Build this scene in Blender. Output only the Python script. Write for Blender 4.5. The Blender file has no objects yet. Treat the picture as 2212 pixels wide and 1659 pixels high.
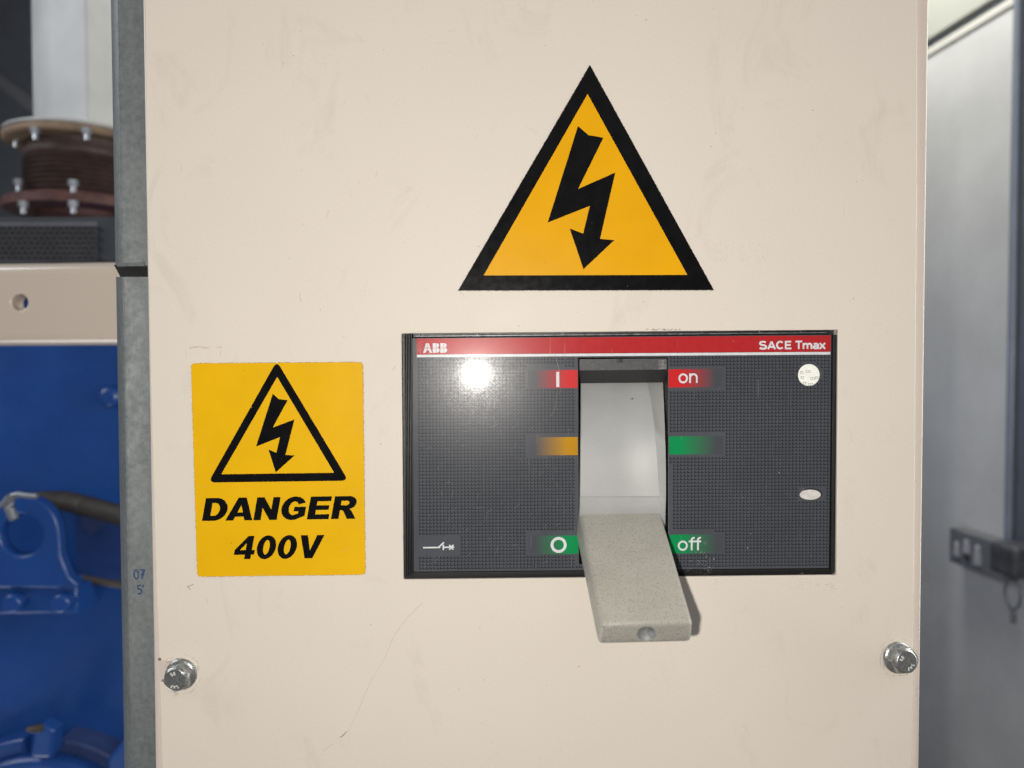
import bpy, bmesh, math, random
from mathutils import Vector, Matrix
from mathutils.geometry import tessellate_polygon
rnd = random.Random(7)
R = math.radians
S = bpy.context.scene
COL = S.collection

# ------------------------------------------------------------------ camera, world, lamps
DIST = 0.40                      # phone held 40 cm from the cabinet front
PITCH = R(1.6)
FOC = 1661.0                     # focal length in pixels of a 2212 px wide picture
FWD = Vector((0, math.cos(PITCH), -math.sin(PITCH)))
UPV = Vector((0, math.sin(PITCH), math.cos(PITCH)))
EYE = -FWD * DIST
cam = bpy.data.cameras.new('camera')
cam.sensor_width = 36; cam.lens = 18 * FOC / 1106.0
cam.clip_start = 0.01; cam.clip_end = 30
cam.dof.use_dof = True; cam.dof.focus_distance = 0.398; cam.dof.aperture_fstop = 7.0
camo = bpy.data.objects.new('camera', cam); COL.objects.link(camo)
camo.location = EYE; camo.rotation_euler = (R(90) - PITCH, 0, 0)
S.camera = camo

w = bpy.data.worlds.new('World'); S.world = w; w.use_nodes = True
bg = w.node_tree.nodes['Background']
bg.inputs[0].default_value = (0.90, 0.92, 1.0, 1); bg.inputs[1].default_value = 0.085

def lamp(name, kind, loc, power, color, size=None, target=None, size_y=None):
    l = bpy.data.lights.new(name, kind); l.energy = power; l.color = color
    o = bpy.data.objects.new(name, l); COL.objects.link(o); o.location = loc
    if kind == 'AREA':
        l.shape = 'RECTANGLE'; l.size = size; l.size_y = size_y or size
        d = Vector(target) - Vector(loc); o.rotation_euler = d.to_track_quat('-Z', 'Y').to_euler()
    elif size: l.shadow_soft_size = size
    return o
# the phone's own flash: a little left of and below the lens
fl = lamp('phone_flash', 'POINT', EYE + Vector((-0.021, 0.0, -0.012)), 8.7, (1.0, 0.945, 0.88), 0.004)
fl.data.use_nodes = True
nt = fl.data.node_tree; em = nt.nodes['Emission']
fo = nt.nodes.new('ShaderNodeLightFalloff'); fo.inputs['Strength'].default_value = 2.0; fo.inputs['Smooth'].default_value = 0.30
nt.links.new(fo.outputs['Quadratic'], em.inputs['Strength'])
# daylight in the engine room: left of the genset and above the side wall, then added fill lamps
lamp('left_daylight', 'AREA', (-1.6, -0.1, 0.9), 14, (0.93, 0.96, 1.0), 0.9, (-0.45, 0.8, 0.15))
lamp('ceiling_lamp', 'AREA', (0.62, 1.25, 1.32), 18, (1.0, 0.97, 0.88), 0.35, (0.72, 1.2, 0.0))
lamp('room_daylight', 'AREA', (0.5, -1.6, 1.3), 3.4, (0.95, 0.97, 1.0), 1.6, (0, 0, 0))
lamp('right_edge_fill', 'AREA', (0.93, 0.03, 0.1), 11, (1.0, 0.99, 0.95), 0.35, (0.2, 0.03, -0.1), 1.2)  # side lamp added to whiten the enclosure's right edge
lamp('beam_edge_fill', 'AREA', (-0.85, 0.08, -0.95), 2.6, (0.95, 0.97, 1.0), 0.45, (-0.55, 0.26, 0.06))  # lamp added low down to brighten the beam's lower edge
lamp('blue_fill', 'AREA', (0.30, 1.25, -0.02), 0.35, (0.45, 0.62, 1.0), 0.12, (1.1, 1.12, 0.0))  # unseen blue lamp added behind the enclosure to tint the side door
S.view_settings.view_transform = 'Standard'; S.view_settings.look = 'None'
S.view_settings.exposure = 0; S.view_settings.gamma = 1
S.render.resolution_x = 1024; S.render.resolution_y = 768

# ------------------------------------------------------------------ frames (pixel <-> place)
class Frame:
    def __init__(s, origin=(0, 0, 0), yaw=0.0):
        s.M = Matrix.Translation(Vector(origin)) @ Matrix.Rotation(yaw, 4, 'Z'); s.I = s.M.inverted()
    def p(s, px, py, y=0.0):
        d = FWD + Vector(((px - 1106) / FOC, 0, 0)) - UPV * ((py - 829.5) / FOC)
        o = s.I @ EYE; dl = s.I.to_3x3() @ d
        t = (y - o.y) / dl.y
        q = o + dl * t
        return (q.x, q.z)
    def P(s, px, py, y=0.0):
        a = s.p(px, py, y); return Vector((a[0], y, a[1]))
    def poly(s, pts, y=0.0): return [s.p(a, b, y) for a, b in pts]
W0 = Frame()

# ------------------------------------------------------------------ mesh building
def area(l): return sum(l[i][0] * l[(i + 1) % len(l)][1] - l[(i + 1) % len(l)][0] * l[i][1] for i in range(len(l))) / 2
def inset(l, d):
    n = len(l); out = []
    for i in range(n):
        a = Vector(l[i - 1]); b = Vector(l[i]); c = Vector(l[(i + 1) % n])
        e1 = (b - a); e2 = (c - b)
        if e1.length < 1e-12 or e2.length < 1e-12: out.append(tuple(b)); continue
        e1.normalize(); e2.normalize()
        n1 = Vector((-e1.y, e1.x)); n2 = Vector((-e2.y, e2.x))
        m = n1 + n2
        if m.length < 1e-6: m = n1.copy()
        m.normalize(); k = max(0.35, m.dot(n1))
        out.append(tuple(b + m * (d / k)))
    return out
def circle(cx, cz, r, n=40, rz=None, a0=0): return [(cx + r * math.cos(a0 + 2 * math.pi * i / n), cz + (rz or r) * math.sin(a0 + 2 * math.pi * i / n)) for i in range(n)]
def arc(cx, cz, rx, rz, a0, a1, n=14): return [(cx + rx * math.cos(R(a0 + (a1 - a0) * i / n)), cz + rz * math.sin(R(a0 + (a1 - a0) * i / n))) for i in range(n + 1)]
def rounded(l, r, n=5):
    out = []; N = len(l); r0 = r
    for i in range(N):
        a = Vector(l[i - 1]); b = Vector(l[i]); c = Vector(l[(i + 1) % N])
        r = r0[i] if isinstance(r0, (list, tuple)) else r0
        if r <= 0: out.append(tuple(b)); continue
        u = (a - b).normalized(); v = (c - b).normalized()
        ang = u.angle(v); t = min(r / math.tan(ang / 2), (a - b).length * .49, (c - b).length * .49)
        p0 = b + u * t; p1 = b + v * t
        for k in range(n + 1):
            s = k / n; out.append(tuple((1 - s) ** 2 * p0 + 2 * s * (1 - s) * b + s * s * p1))
    return out
def jag(l, amp, step):
    out = []
    for i in range(len(l)):
        a = Vector(l[i]); b = Vector(l[(i + 1) % len(l)]); n = max(1, int((b - a).length / step))
        e = (b - a).normalized() if (b - a).length else Vector((1, 0)); nn = Vector((-e.y, e.x))
        for k in range(n): out.append(tuple(a + (b - a) * (k / n) + nn * rnd.uniform(-amp, amp)))
    return out

class MB:
    def __init__(s): s.v = []; s.f = []; s.sm = []; s.mi = []
    def add(s, vs, fs, smooth=False, mat=0):
        b = len(s.v); s.v += [tuple(x) for x in vs]
        for f in fs: s.f.append([b + i for i in f]); s.sm.append(smooth); s.mi.append(mat)
        return s
    def flat(s, outer, holes=(), y=0.0, mat=0):
        loops = [list(outer)] + [list(h) for h in holes]
        vs = [Vector((a, b, 0)) for l in loops for a, b in l]
        tr = tessellate_polygon([[Vector((a, b, 0)) for a, b in l] for l in loops])
        fs = []
        for t in tr:
            a, b, c = (vs[i] for i in t); cr = (b - a).cross(c - a).z
            fs.append(tuple(t) if cr > 0 else tuple(reversed(t)))
        return s.add([(q.x, y, q.y) for q in vs], fs, False, mat)
    def plate(s, outer, holes=(), y=0.0, t=0.001, fil=0.0, seg=3, mat=0, side=None, back=False, hf=None):
        outer = list(outer)
        if area(outer) < 0: outer.reverse()
        hs = []
        for h in holes:
            h = list(h)
            if area(h) > 0: h.reverse()
            hs.append(h)
        hf = fil if hf is None else hf
        s.flat(inset(outer, fil) if fil else outer, [inset(h, hf) if hf else h for h in hs], y, mat)
        fil0 = fil
        for l in [outer] + hs:
            n = len(l); rows = []; fil = fil0 if l is outer else hf
            if fil:
                for k in range(seg + 1):
                    a = math.pi / 2 * k / seg
                    rows.append((inset(l, fil * (1 - math.sin(a))), y + fil * (1 - math.cos(a))))
            else: rows.append((l, y))
            rows.append((l, y + t))
            vs = [(a, yy, b) for l2, yy in rows for a, b in l2]; fs = []
            for k in range(len(rows) - 1):
                for i in range(n):
                    j = (i + 1) % n; fs.append((k * n + j, k * n + i, (k + 1) * n + i, (k + 1) * n + j))
            s.add(vs, fs, True, mat if side is None else side)
        if back: s.flat(outer, hs, y + t, mat)
        return s
    def box(s, x0, x1, y0, y1, z0, z1, mat=0):
        v = [(x, y, z) for x in (x0, x1) for y in (y0, y1) for z in (z0, z1)]
        return s.add(v, [(0, 1, 3, 2), (4, 6, 7, 5), (0, 4, 5, 1), (2, 3, 7, 6), (0, 2, 6, 4), (1, 5, 7, 3)], False, mat)
    def tube(s, pts, r, n=14, mat=0, caps=True):
        pts = [Vector(p) for p in pts]; N = len(pts); vs = []; fs = []
        up = Vector((0.13, 0.2, 0.97))
        for i, p in enumerate(pts):
            d = (pts[min(i + 1, N - 1)] - pts[max(i - 1, 0)]).normalized()
            a = d.cross(up)
            if a.length < 1e-3: a = d.cross(Vector((1, 0, 0)))
            a.normalize(); b = d.cross(a); rr = r[i] if isinstance(r, (list, tuple)) else r
            for k in range(n):
                t = 2 * math.pi * k / n; vs.append(p + a * (rr * math.cos(t)) + b * (rr * math.sin(t)))
        for i in range(N - 1):
            for k in range(n):
                j = (k + 1) % n; fs.append((i * n + k, i * n + j, (i + 1) * n + j, (i + 1) * n + k))
        if caps: fs.append(tuple(range(n))); fs.append(tuple((N - 1) * n + k for k in range(n)))
        return s.add(vs, fs, True, mat)
    def lathe(s, c, prof, n=48, mat=0, axis='Z'):   # prof: (r, h) list, about c
        vs = []; fs = []; m = len(prof); c = Vector(c)
        for r, h in prof:
            for k in range(n):
                t = 2 * math.pi * k / n
                vs.append(c + (Vector((r * math.cos(t), r * math.sin(t), h)) if axis == 'Z' else Vector((r * math.cos(t), h, r * math.sin(t)))))
        for i in range(m - 1):
            for k in range(n):
                j = (k + 1) % n; fs.append((i * n + k, i * n + j, (i + 1) * n + j, (i + 1) * n + k))
        return s.add(vs, fs, True, mat)
    def ribbon(s, pts, wd, y, mat=0, wd_end=None):   # a flat pen stroke
        pts = [Vector(p) for p in pts]; N = len(pts); vs = []
        for i, p in enumerate(pts):
            d = (pts[min(i + 1, N - 1)] - pts[max(i - 1, 0)]).normalized(); n = Vector((-d.y, d.x))
            k = 1.0
            if 0 < i < N - 1:
                d1 = (pts[i] - pts[i - 1]).normalized(); n1 = Vector((-d1.y, d1.x)); k = 1 / max(.5, n.dot(n1))
            ww = wd if wd_end is None else wd + (wd_end - wd) * i / (N - 1)
            vs.append((p.x + n.x * ww / 2 * k, y, p.y + n.y * ww / 2 * k)); vs.append((p.x - n.x * ww / 2 * k, y, p.y - n.y * ww / 2 * k))
        return s.add(vs, [(2 * i, 2 * i + 1, 2 * i + 3, 2 * i + 2) for i in range(N - 1)], False, mat)
    def build(s, name, mats, parent=None, frame=None, sharp=38):
        me = bpy.data.meshes.new(name); me.from_pydata(s.v, [], s.f)
        for m in (mats if isinstance(mats, (list, tuple)) else [mats]): me.materials.append(m)
        me.polygons.foreach_set('use_smooth', s.sm); me.polygons.foreach_set('material_index', s.mi)
        me.update(); me.set_sharp_from_angle(angle=R(sharp))
        o = bpy.data.objects.new(name, me); COL.objects.link(o)
        if parent is not None: o.parent = parent
        elif frame: o.matrix_world = frame.M
        return o
def fixn(o):
    bm = bmesh.new(); bm.from_mesh(o.data); bmesh.ops.recalc_face_normals(bm, faces=bm.faces); bm.to_mesh(o.data); bm.free(); return o
def thing(name, label, cat, frame=W0, group=None):
    o = bpy.data.objects.new(name, None); COL.objects.link(o); o.empty_display_size = .02
    o.matrix_world = frame.M; o['label'] = label; o['category'] = cat
    if group: o['group'] = group
    return o
def tag(o, label, cat, group=None):
    o['label'] = label; o['category'] = cat
    if group: o['group'] = group
    return o
def struct(o): o['kind'] = 'structure'; return o

# ------------------------------------------------------------------ materials
class NT:
    def __init__(s, name):
        s.m = bpy.data.materials.new(name); s.m.use_nodes = True; s.n = s.m.node_tree.nodes; s.l = s.m.node_tree.links
        s.b = s.n['Principled BSDF']; s.tc = s.n.new('ShaderNodeTexCoord')
    def node(s, t, **kw):
        n = s.n.new(t)
        for k, v in kw.items(): setattr(n, k, v)
        return n
    def coord(s, scale=(1, 1, 1), rot=(0, 0, 0), out='Object'):
        mp = s.node('ShaderNodeMapping'); mp.inputs['Scale'].default_value = scale; mp.inputs['Rotation'].default_value = rot
        s.l.new(s.tc.outputs[out], mp.inputs[0]); return mp.outputs[0]
    def noise(s, scale, detail=3, rough=.55, vec=None, dist=0):
        n = s.node('ShaderNodeTexNoise'); n.inputs['Scale'].default_value = scale; n.inputs['Detail'].default_value = detail
        n.inputs['Roughness'].default_value = rough; n.inputs['Distortion'].default_value = dist
        s.l.new(vec or s.coord(), n.inputs['Vector']); return n.outputs['Fac']
    def ramp(s, fac, stops, interp='LINEAR'):
        r = s.node('ShaderNodeValToRGB'); r.color_ramp.interpolation = interp; e = r.color_ramp.elements
        while len(e) < len(stops): e.new(.5)
        for i, (p, c) in enumerate(stops):
            e[i].position = p; e[i].color = (c[0], c[1], c[2], 1) if isinstance(c, (tuple, list)) else (c, c, c, 1)
        s.l.new(fac, r.inputs[0]); return r.outputs[0]
    def mix(s, fac, a, b, blend='MIX'):
        m = s.node('ShaderNodeMix', data_type='RGBA', blend_type=blend)
        def put(i, v):
            if isinstance(v, bpy.types.NodeSocket): s.l.new(v, i)
            elif isinstance(v, (int, float)): i.default_value = v
            else: i.default_value = (v[0], v[1], v[2], 1)
        put(m.inputs[0], fac); put(m.inputs[6], a); put(m.inputs[7], b); return m.outputs[2]
    def bump(s, h, strength, dist):
        b = s.node('ShaderNodeBump'); b.inputs['Strength'].default_value = strength; b.inputs['Distance'].default_value = dist
        s.l.new(h, b.inputs['Height']); s.l.new(b.outputs[0], s.b.inputs['Normal'])
    def set(s, **kw):
        for k, v in kw.items():
            i = s.b.inputs[k.replace('_', ' ')]
            if isinstance(v, bpy.types.NodeSocket): s.l.new(v, i)
            elif isinstance(v, (tuple, list)): i.default_value = (v[0], v[1], v[2], 1)
            else: i.default_value = v
        return s
def sc(c, k): return tuple(x * k for x in c)
def simple(name, col, rough=.5, metal=0., var=.12, scale=60., bump=0., bscale=400., spec=.5, specks=None):
    t = NT(name)
    c = t.mix(t.ramp(t.noise(scale, 4), [(.3, 0.), (.7, 1.)]), sc(col, 1 - var), sc(col, 1 + var * .6))
    if specks:
        k, lo, dc = specks
        c = t.mix(t.ramp(t.noise(k, 2), [(lo, 0.), (lo + .04, 1.)]), c, dc)
    rr = t.ramp(t.noise(scale * 2.3, 3), [(.2, max(0, rough - .07)), (.8, min(1, rough + .07))])
    t.set(Base_Color=c, Roughness=rr, Metallic=metal, Specular_IOR_Level=spec)
    if bump: t.bump(t.noise(bscale, 3), bump, .0003)
    return t.m

CREAM = (.705, .645, .565)
def cream(name, col, dirt=.75, rough=None, spec=.25):
    t = NT(name)
    c = t.mix(t.ramp(t.noise(9, 5, .6), [(.3, 0.), (.75, 1.)]), sc(col, .965), sc(col, 1.03))
    c = t.mix(t.ramp(t.noise(1500, 2), [(.35, 0.), (.65, 1.)]), sc((1, 1, 1), .95), (1.03, 1.03, 1.03)) and t.mix(.55, c, t.mix(t.ramp(t.noise(1300, 2), [(.35, 0.), (.65, 1.)]), sc(col, .94), sc(col, 1.05)))
    # faint handling smears and tiny dirt specks in the paint
    sm = t.ramp(t.noise(26, 6, .7, t.coord((1, 1, .6), (0, .4, 0)), 1.2), [(.57, 0.), (.76, .30 * dirt)])
    c = t.mix(sm, c, (.40, .34, .27))
    sp = t.ramp(t.noise(420, 2, .5), [(.755, 0.), (.79, .8 * dirt)])
    c = t.mix(sp, c, (.16, .13, .10))
    t.set(Base_Color=c, Roughness=rough or t.ramp(t.noise(40, 4), [(.3, .44), (.7, .54)]), Specular_IOR_Level=spec)
    t.bump(t.noise(900, 2), .10, .0002)
    return t.m
M_CREAM = cream('cream_paint', CREAM)
M_LIP = cream('cream_paint_lip', (.62, .545, .485), .35, .3, .5)
M_BEAM_ = cream('cream_beam_paint', (.60, .515, .43), .9, .30, .7)
M_BEAM = M_BEAM_; M_BEAM.node_tree.nodes['Principled BSDF'].inputs['Coat Weight'].default_value = 1; M_BEAM.node_tree.nodes['Principled BSDF'].inputs['Coat Roughness'].default_value = .2
M_GRIME = simple('grime', (.24, .20, .16), .8, var=.5, scale=900)
M_SMEAR = simple('faint_scuff', (.50, .43, .35), .6, var=.25, scale=900)
M_ADH = simple('adhesive_edge', (.30, .27, .23), .7, var=.6, scale=900)
M_BLACK = simple('black_print', (.006, .0062, .007), .24, var=.3, scale=120, bump=.03, bscale=700, spec=.10)
M_ORANGE = simple('amber_vinyl', (.76, .378, .002), .34, var=.05, scale=40, bump=.12, bscale=1500, spec=.15, specks=(500, .765, (.35, .17, .01)))
M_YEL = simple('yellow_vinyl', (.77, .44, .006), .34, var=.05, scale=40, bump=.12, bscale=1500, spec=.15, specks=(420, .745, (.3, .2, .03)))
def film():
    t = NT('dark_label_film')
    c = t.mix(t.ramp(t.noise(30, 4), [(.3, 0.), (.7, 1.)]), (.068, .074, .085), (.080, .087, .098))
    # hairline scratches in the gloss
    s1 = t.ramp(t.noise(90, 2, .5, t.coord((14, 1, .35), (0, .7, 0))), [(.70, 0.), (.73, .6)])
    s2 = t.ramp(t.noise(90, 2, .5, t.coord((14, 1, .35), (0, -.9, 0))), [(.715, 0.), (.74, .5)])
    sc_ = t.mix(1.0, s1, s2, 'ADD')
    c = t.mix(t.mix(1.0, sc_, (.22, .22, .22), 'MULTIPLY'), c, (.22, .22, .23))
    r = t.mix(sc_, t.ramp(t.noise(200, 4), [(.3, .23), (.75, .30)]), (.4, .4, .4))
    t.set(Base_Color=c, Roughness=r, Specular_IOR_Level=.12, Coat_Weight=.15, Coat_Roughness=t.ramp(t.noise(800, 3, .75), [(.38, .04), (.62, .20)]))
    t.bump(t.noise(1700, 3, .7), .30, .00009)
    return t.m
M_FILM = film()
def printed(name, col, rough=.28):
    t = NT(name)
    s1 = t.ramp(t.noise(90, 2, .5, t.coord((14, 1, .35), (0, .55, 0))), [(.69, 0.), (.73, .3)])
    c = t.mix(t.ramp(t.noise(300, 3), [(.3, 0.), (.7, 1.)]), sc(col, .92), sc(col, 1.06))
    c = t.mix(s1, c, (.6, .55, .5))
    t.set(Base_Color=c, Roughness=rough, Specular_IOR_Level=.13, Coat_Weight=.22, Coat_Roughness=.08); t.bump(t.noise(2600, 2, .6), .12, .00006)
    return t.m
M_ELL = printed('film_black_dash', (.010, .011, .015))
M_RED = printed('red_print', (.44, .024, .028)); M_WHITE = printed('white_print', (.66, .68, .70))
M_REDLINE = M_RED
def fade(name, col, left):
    t = NT(name); sx = t.node('ShaderNodeSeparateXYZ'); t.l.new(t.tc.outputs['Generated'], sx.inputs[0])
    f = (.064, .070, .080); st = [(0., f), (.14, f), (.52, tuple(.45 * a + .55 * b for a, b in zip(f, col))), (.78, col), (1., col)]
    if not left: st = [(1 - p, c) for p, c in reversed(st)]
    c = t.ramp(sx.outputs[0], st)
    s1 = t.ramp(t.noise(90, 2, .5, t.coord((14, 1, .35), (0, .15, 0))), [(.70, 0.), (.73, .3)])
    t.set(Base_Color=t.mix(s1, c, (.45, .4, .38)), Roughness=.28, Specular_IOR_Level=.13, Coat_Weight=.22, Coat_Roughness=.08); t.bump(t.noise(2600, 2, .6), .12, .00006); return t.m
C_RED = (.56, .022, .024); C_GRN = (.006, .25, .075); C_YEL = (.47, .235, .004)
M_HOUSE = simple('breaker_black_plastic', (.016, .017, .019), .45, var=.3, scale=300, bump=.3, bscale=900)
M_HOUSE2 = simple('breaker_grey_plastic', (.055, .057, .060), .5, var=.3, scale=500, bump=.5, bscale=1600, specks=(900, .68, (.11, .11, .105)))
M_HOUSE3 = simple('breaker_recess_plastic', (.030, .031, .033), .55, var=.15, scale=500)
M_WORN = simple('worn_plastic', (.16, .16, .15), .6, var=.6, scale=900)
M_STRIP = simple('dusty_rating_strip', (.17, .19, .20), .35, var=.7, scale=500)
def plastic(name, col, lo, speckcol):
    t = NT(name)
    c = t.mix(t.ramp(t.noise(45, 5, .6), [(.3, 0.), (.75, 1.)]), sc(col, .90), sc(col, 1.04))
    n = t.noise(1900, 2, .5, t.coord((1, 1, .6), (0, .6, 0)))
    c = t.mix(t.ramp(n, [(lo, 0.), (lo + .05, .85)]), c, speckcol)
    c = t.mix(t.ramp(t.noise(230, 2), [(.77, 0.), (.80, .9)]), c, (.10, .05, .035))
    t.set(Base_Color=c, Roughness=.42, Specular_IOR_Level=.4); t.bump(t.noise(1500, 2), .15, .0001); return t.m
M_LEVER = plastic('speckled_grey_plastic', (.375, .365, .318), .605, (.12, .105, .08))
M_DRUM = plastic('smooth_grey_plastic', (.365, .372, .362), .73, (.18, .17, .15))
M_SEAL = simple('seal_foil', (.93, .95, .88), .25, var=.05, scale=200)
M_SEALT = simple('seal_print', (.42, .42, .36), .4)
M_OVAL = simple('indicator_plastic', (.66, .64, .61), .45, var=.15, scale=500)
M_ZINC = simple('zinc_plated_steel', (.36, .37, .365), .30, .75, var=.35, scale=500, bump=.5, bscale=900)
M_ZINCL = simple('stamped_steel', (.78, .78, .76), .3, .2, var=.2, scale=900)
def galv():
    t = NT('galvanised_steel')
    v = t.node('ShaderNodeTexVoronoi'); v.inputs['Scale'].default_value = 260; t.l.new(t.coord((1, 1, .55)), v.inputs['Vector'])
    c = t.mix(t.ramp(t.noise(55, 6, .65, t.coord((1, 1, .35))), [(.28, 0.), (.72, 1.)]), (.108, .124, .130), (.190, .210, .217))
    vb = t.node('ShaderNodeRGBToBW'); t.l.new(v.outputs['Color'], vb.inputs[0]); c = t.mix(.10, c, t.ramp(vb.outputs[0], [(.2, (.10, .112, .115)), (.8, (.23, .25, .255))]))
    c = t.mix(.32, c, t.mix(t.ramp(t.noise(380, 4, .65), [(.35, 0.), (.65, 1.)]), (.10, .112, .115), (.25, .265, .27)))
    c = t.mix(t.ramp(t.noise(700, 3, .6), [(.62, 0.), (.70, .55)]), c, (.10, .11, .115))
    t.set(Base_Color=c, Roughness=t.ramp(t.noise(160, 4), [(.3, .52), (.7, .66)]), Metallic=.25, Specular_IOR_Level=.4)
    t.bump(t.noise(500, 3), .3, .0001); return t.m
M_GALV = galv()
M_INK = simple('blue_marker_ink', (.035, .07, .16), .6, var=.5, scale=900)
M_GAP = simple('gap_black', (.008, .008, .009), .6, var=.4, scale=300)  # flat black for gaps, the shade inside them put into the colour
M_BLUE = simple('blue_engine_paint', (.012, .057, .235), .30, var=.14, scale=14, bump=.2, bscale=120)
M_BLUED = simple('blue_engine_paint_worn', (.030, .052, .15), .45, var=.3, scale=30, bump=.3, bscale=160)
M_DUCT = simple('white_duct_paint', (.50, .51, .51), .5, var=.16, scale=9, specks=(60, .76, (.4, .4, .38)))
M_RUSTL = simple('scorched_flange', (.24, .165, .105), .7, var=.45, scale=35)
M_RUST = simple('rusty_bellows', (.066, .040, .036), .6, var=.35, scale=60, bump=.5, bscale=200)
M_RUSTR = simple('red_rust_flange', (.095, .038, .031), .65, var=.4, scale=50)
M_DARK = simple('dark_steel', (.030, .036, .046), .5, var=.3, scale=20)
M_GRILLE = simple('grille_bars', (.09, .094, .112), .5, var=.3, scale=40)
M_HOLE = simple('grille_hole_shade', (.012, .012, .016), .7)
M_BACK = simple('dark_back_wall', (.16, .175, .20), .7, var=.2, scale=4)
M_HOSE = simple('hose_rubber', (.036, .032, .032), .6, var=.2, scale=60)
M_BRASS = simple('brass_fitting', (.24, .20, .13), .35, .8, var=.2)
M_STEEL = simple('dull_steel_nut', (.36, .38, .41), .35, .7, var=.2)
M_WALL = simple('side_wall_paint', (.38, .39, .355), .38, var=.05, scale=8, bump=.15, bscale=300)
M_DOORW = simple('side_door_paint', (.52, .525, .52), .28, var=.12, scale=5, bump=.12, bscale=160, specks=(22, .755, (.25, .26, .27)))
M_TRIM = simple('door_edge_paint', (.54, .54, .50), .4, var=.04, scale=20)
M_SEALR = simple('dark_gasket', (.050, .056, .064), .55, var=.2, scale=30)
M_CHAN = simple('grey_channel', (.10, .115, .14), .5, var=.1, scale=20)
M_COND = simple('grey_conduit', (.22, .25, .305), .35, .2, var=.1, scale=20)
M_SOCK = simple('metal_socket_plate', (.19, .20, .215), .45, .3, var=.15, scale=30)
M_ROCK = simple('white_rocker', (.40, .40, .43), .4)
M_PLUG = simple('black_plug', (.065, .068, .075), .5, var=.4, scale=60)

# ------------------------------------------------------------------ glyphs (cap height 1)
def G(ch):
    if ch == 'D': return [([(0, 0), (.40, 0)] + arc(.40, .5, .45, .5, -90, 90) + [(0, 1)], [[(.27, .22), (.38, .22)] + arc(.38, .5, .19, .28, -90, 90) + [(.27, .78)]])], .80
    if ch == 'A': return [([(0, 0), (.285, 0), (.335, .165), (.635, .165), (.685, 0), (.97, 0), (.63, 1), (.34, 1)], [[(.385, .35), (.585, .35), (.485, .67)]])], .97
    if ch == 'N': return [([(0, 0), (.26, 0), (.26, .54), (.58, 0), (.84, 0), (.84, 1), (.58, 1), (.58, .46), (.26, 1), (0, 1)], [])], .90
    if ch == 'G': return [(arc(.45, .5, .45, .52, 28, 305) + [(.88, .16), (.88, .56), (.46, .56), (.46, .365), (.63, .365), (.63, .25)] + arc(.45, .5, .18, .30, 302, 40) + [(.60, .66)], [])], .95
    if ch == 'E': return [([(0, 0), (.78, 0), (.78, .22), (.27, .22), (.27, .41), (.72, .41), (.72, .61), (.27, .61), (.27, .79), (.76, .79), (.76, 1), (0, 1)], [])], .83
    if ch == 'R': return [([(0, 0), (.27, 0), (.27, .385), (.33, .385), (.40, .34), (.57, 0), (.88, 0), (.70, .33), (.62, .42)] + arc(.52, .71, .30, .29, -70, 90) + [(0, 1)], [[(.27, .60), (.46, .60)] + arc(.46, .70, .10, .10, -90, 90) + [(.27, .80)]])], .92
    if ch == '4': return [([(.44, 0), (.69, 0), (.69, .19), (.81, .19), (.81, .39), (.69, .39), (.69, 1), (.46, 1), (0, .40), (0, .19), (.44, .19)], [[(.21, .39), (.44, .39), (.44, .69)]])], .84
    if ch == '0': return [(circle(.38, .5, .38, 36, .515), [circle(.38, .5, .125, 28, .315)])], .80
    if ch == 'V': return [([(.32, 0), (.63, 0), (.95, 1), (.66, 1), (.475, .34), (.29, 1), (0, 1)], [])], .95
def heavy(mb, text, x0, z0, x1, h, y, shear=.21, rot=0., mat=0, gap=.035):
    adv = []; tot = 0
    for c in text:
        g, wd = G(c); adv.append((g, tot)); tot += wd + gap
    tot -= gap; sx = (x1 - x0 - shear * h) / tot
    cr, sr = math.cos(rot), math.sin(rot)
    for i, (g, a) in enumerate(adv):
        for o, hs in g:
            def T(l):
                q = [((a + p[0]) * sx + shear * h * p[1], p[1] * h) for p in l]
                return [(x0 + cr * u - sr * v, z0 + sr * u + cr * v) for u, v in q]
            mb.flat(T(o), [T(k) for k in hs], y - i * 2e-6, mat)
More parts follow.
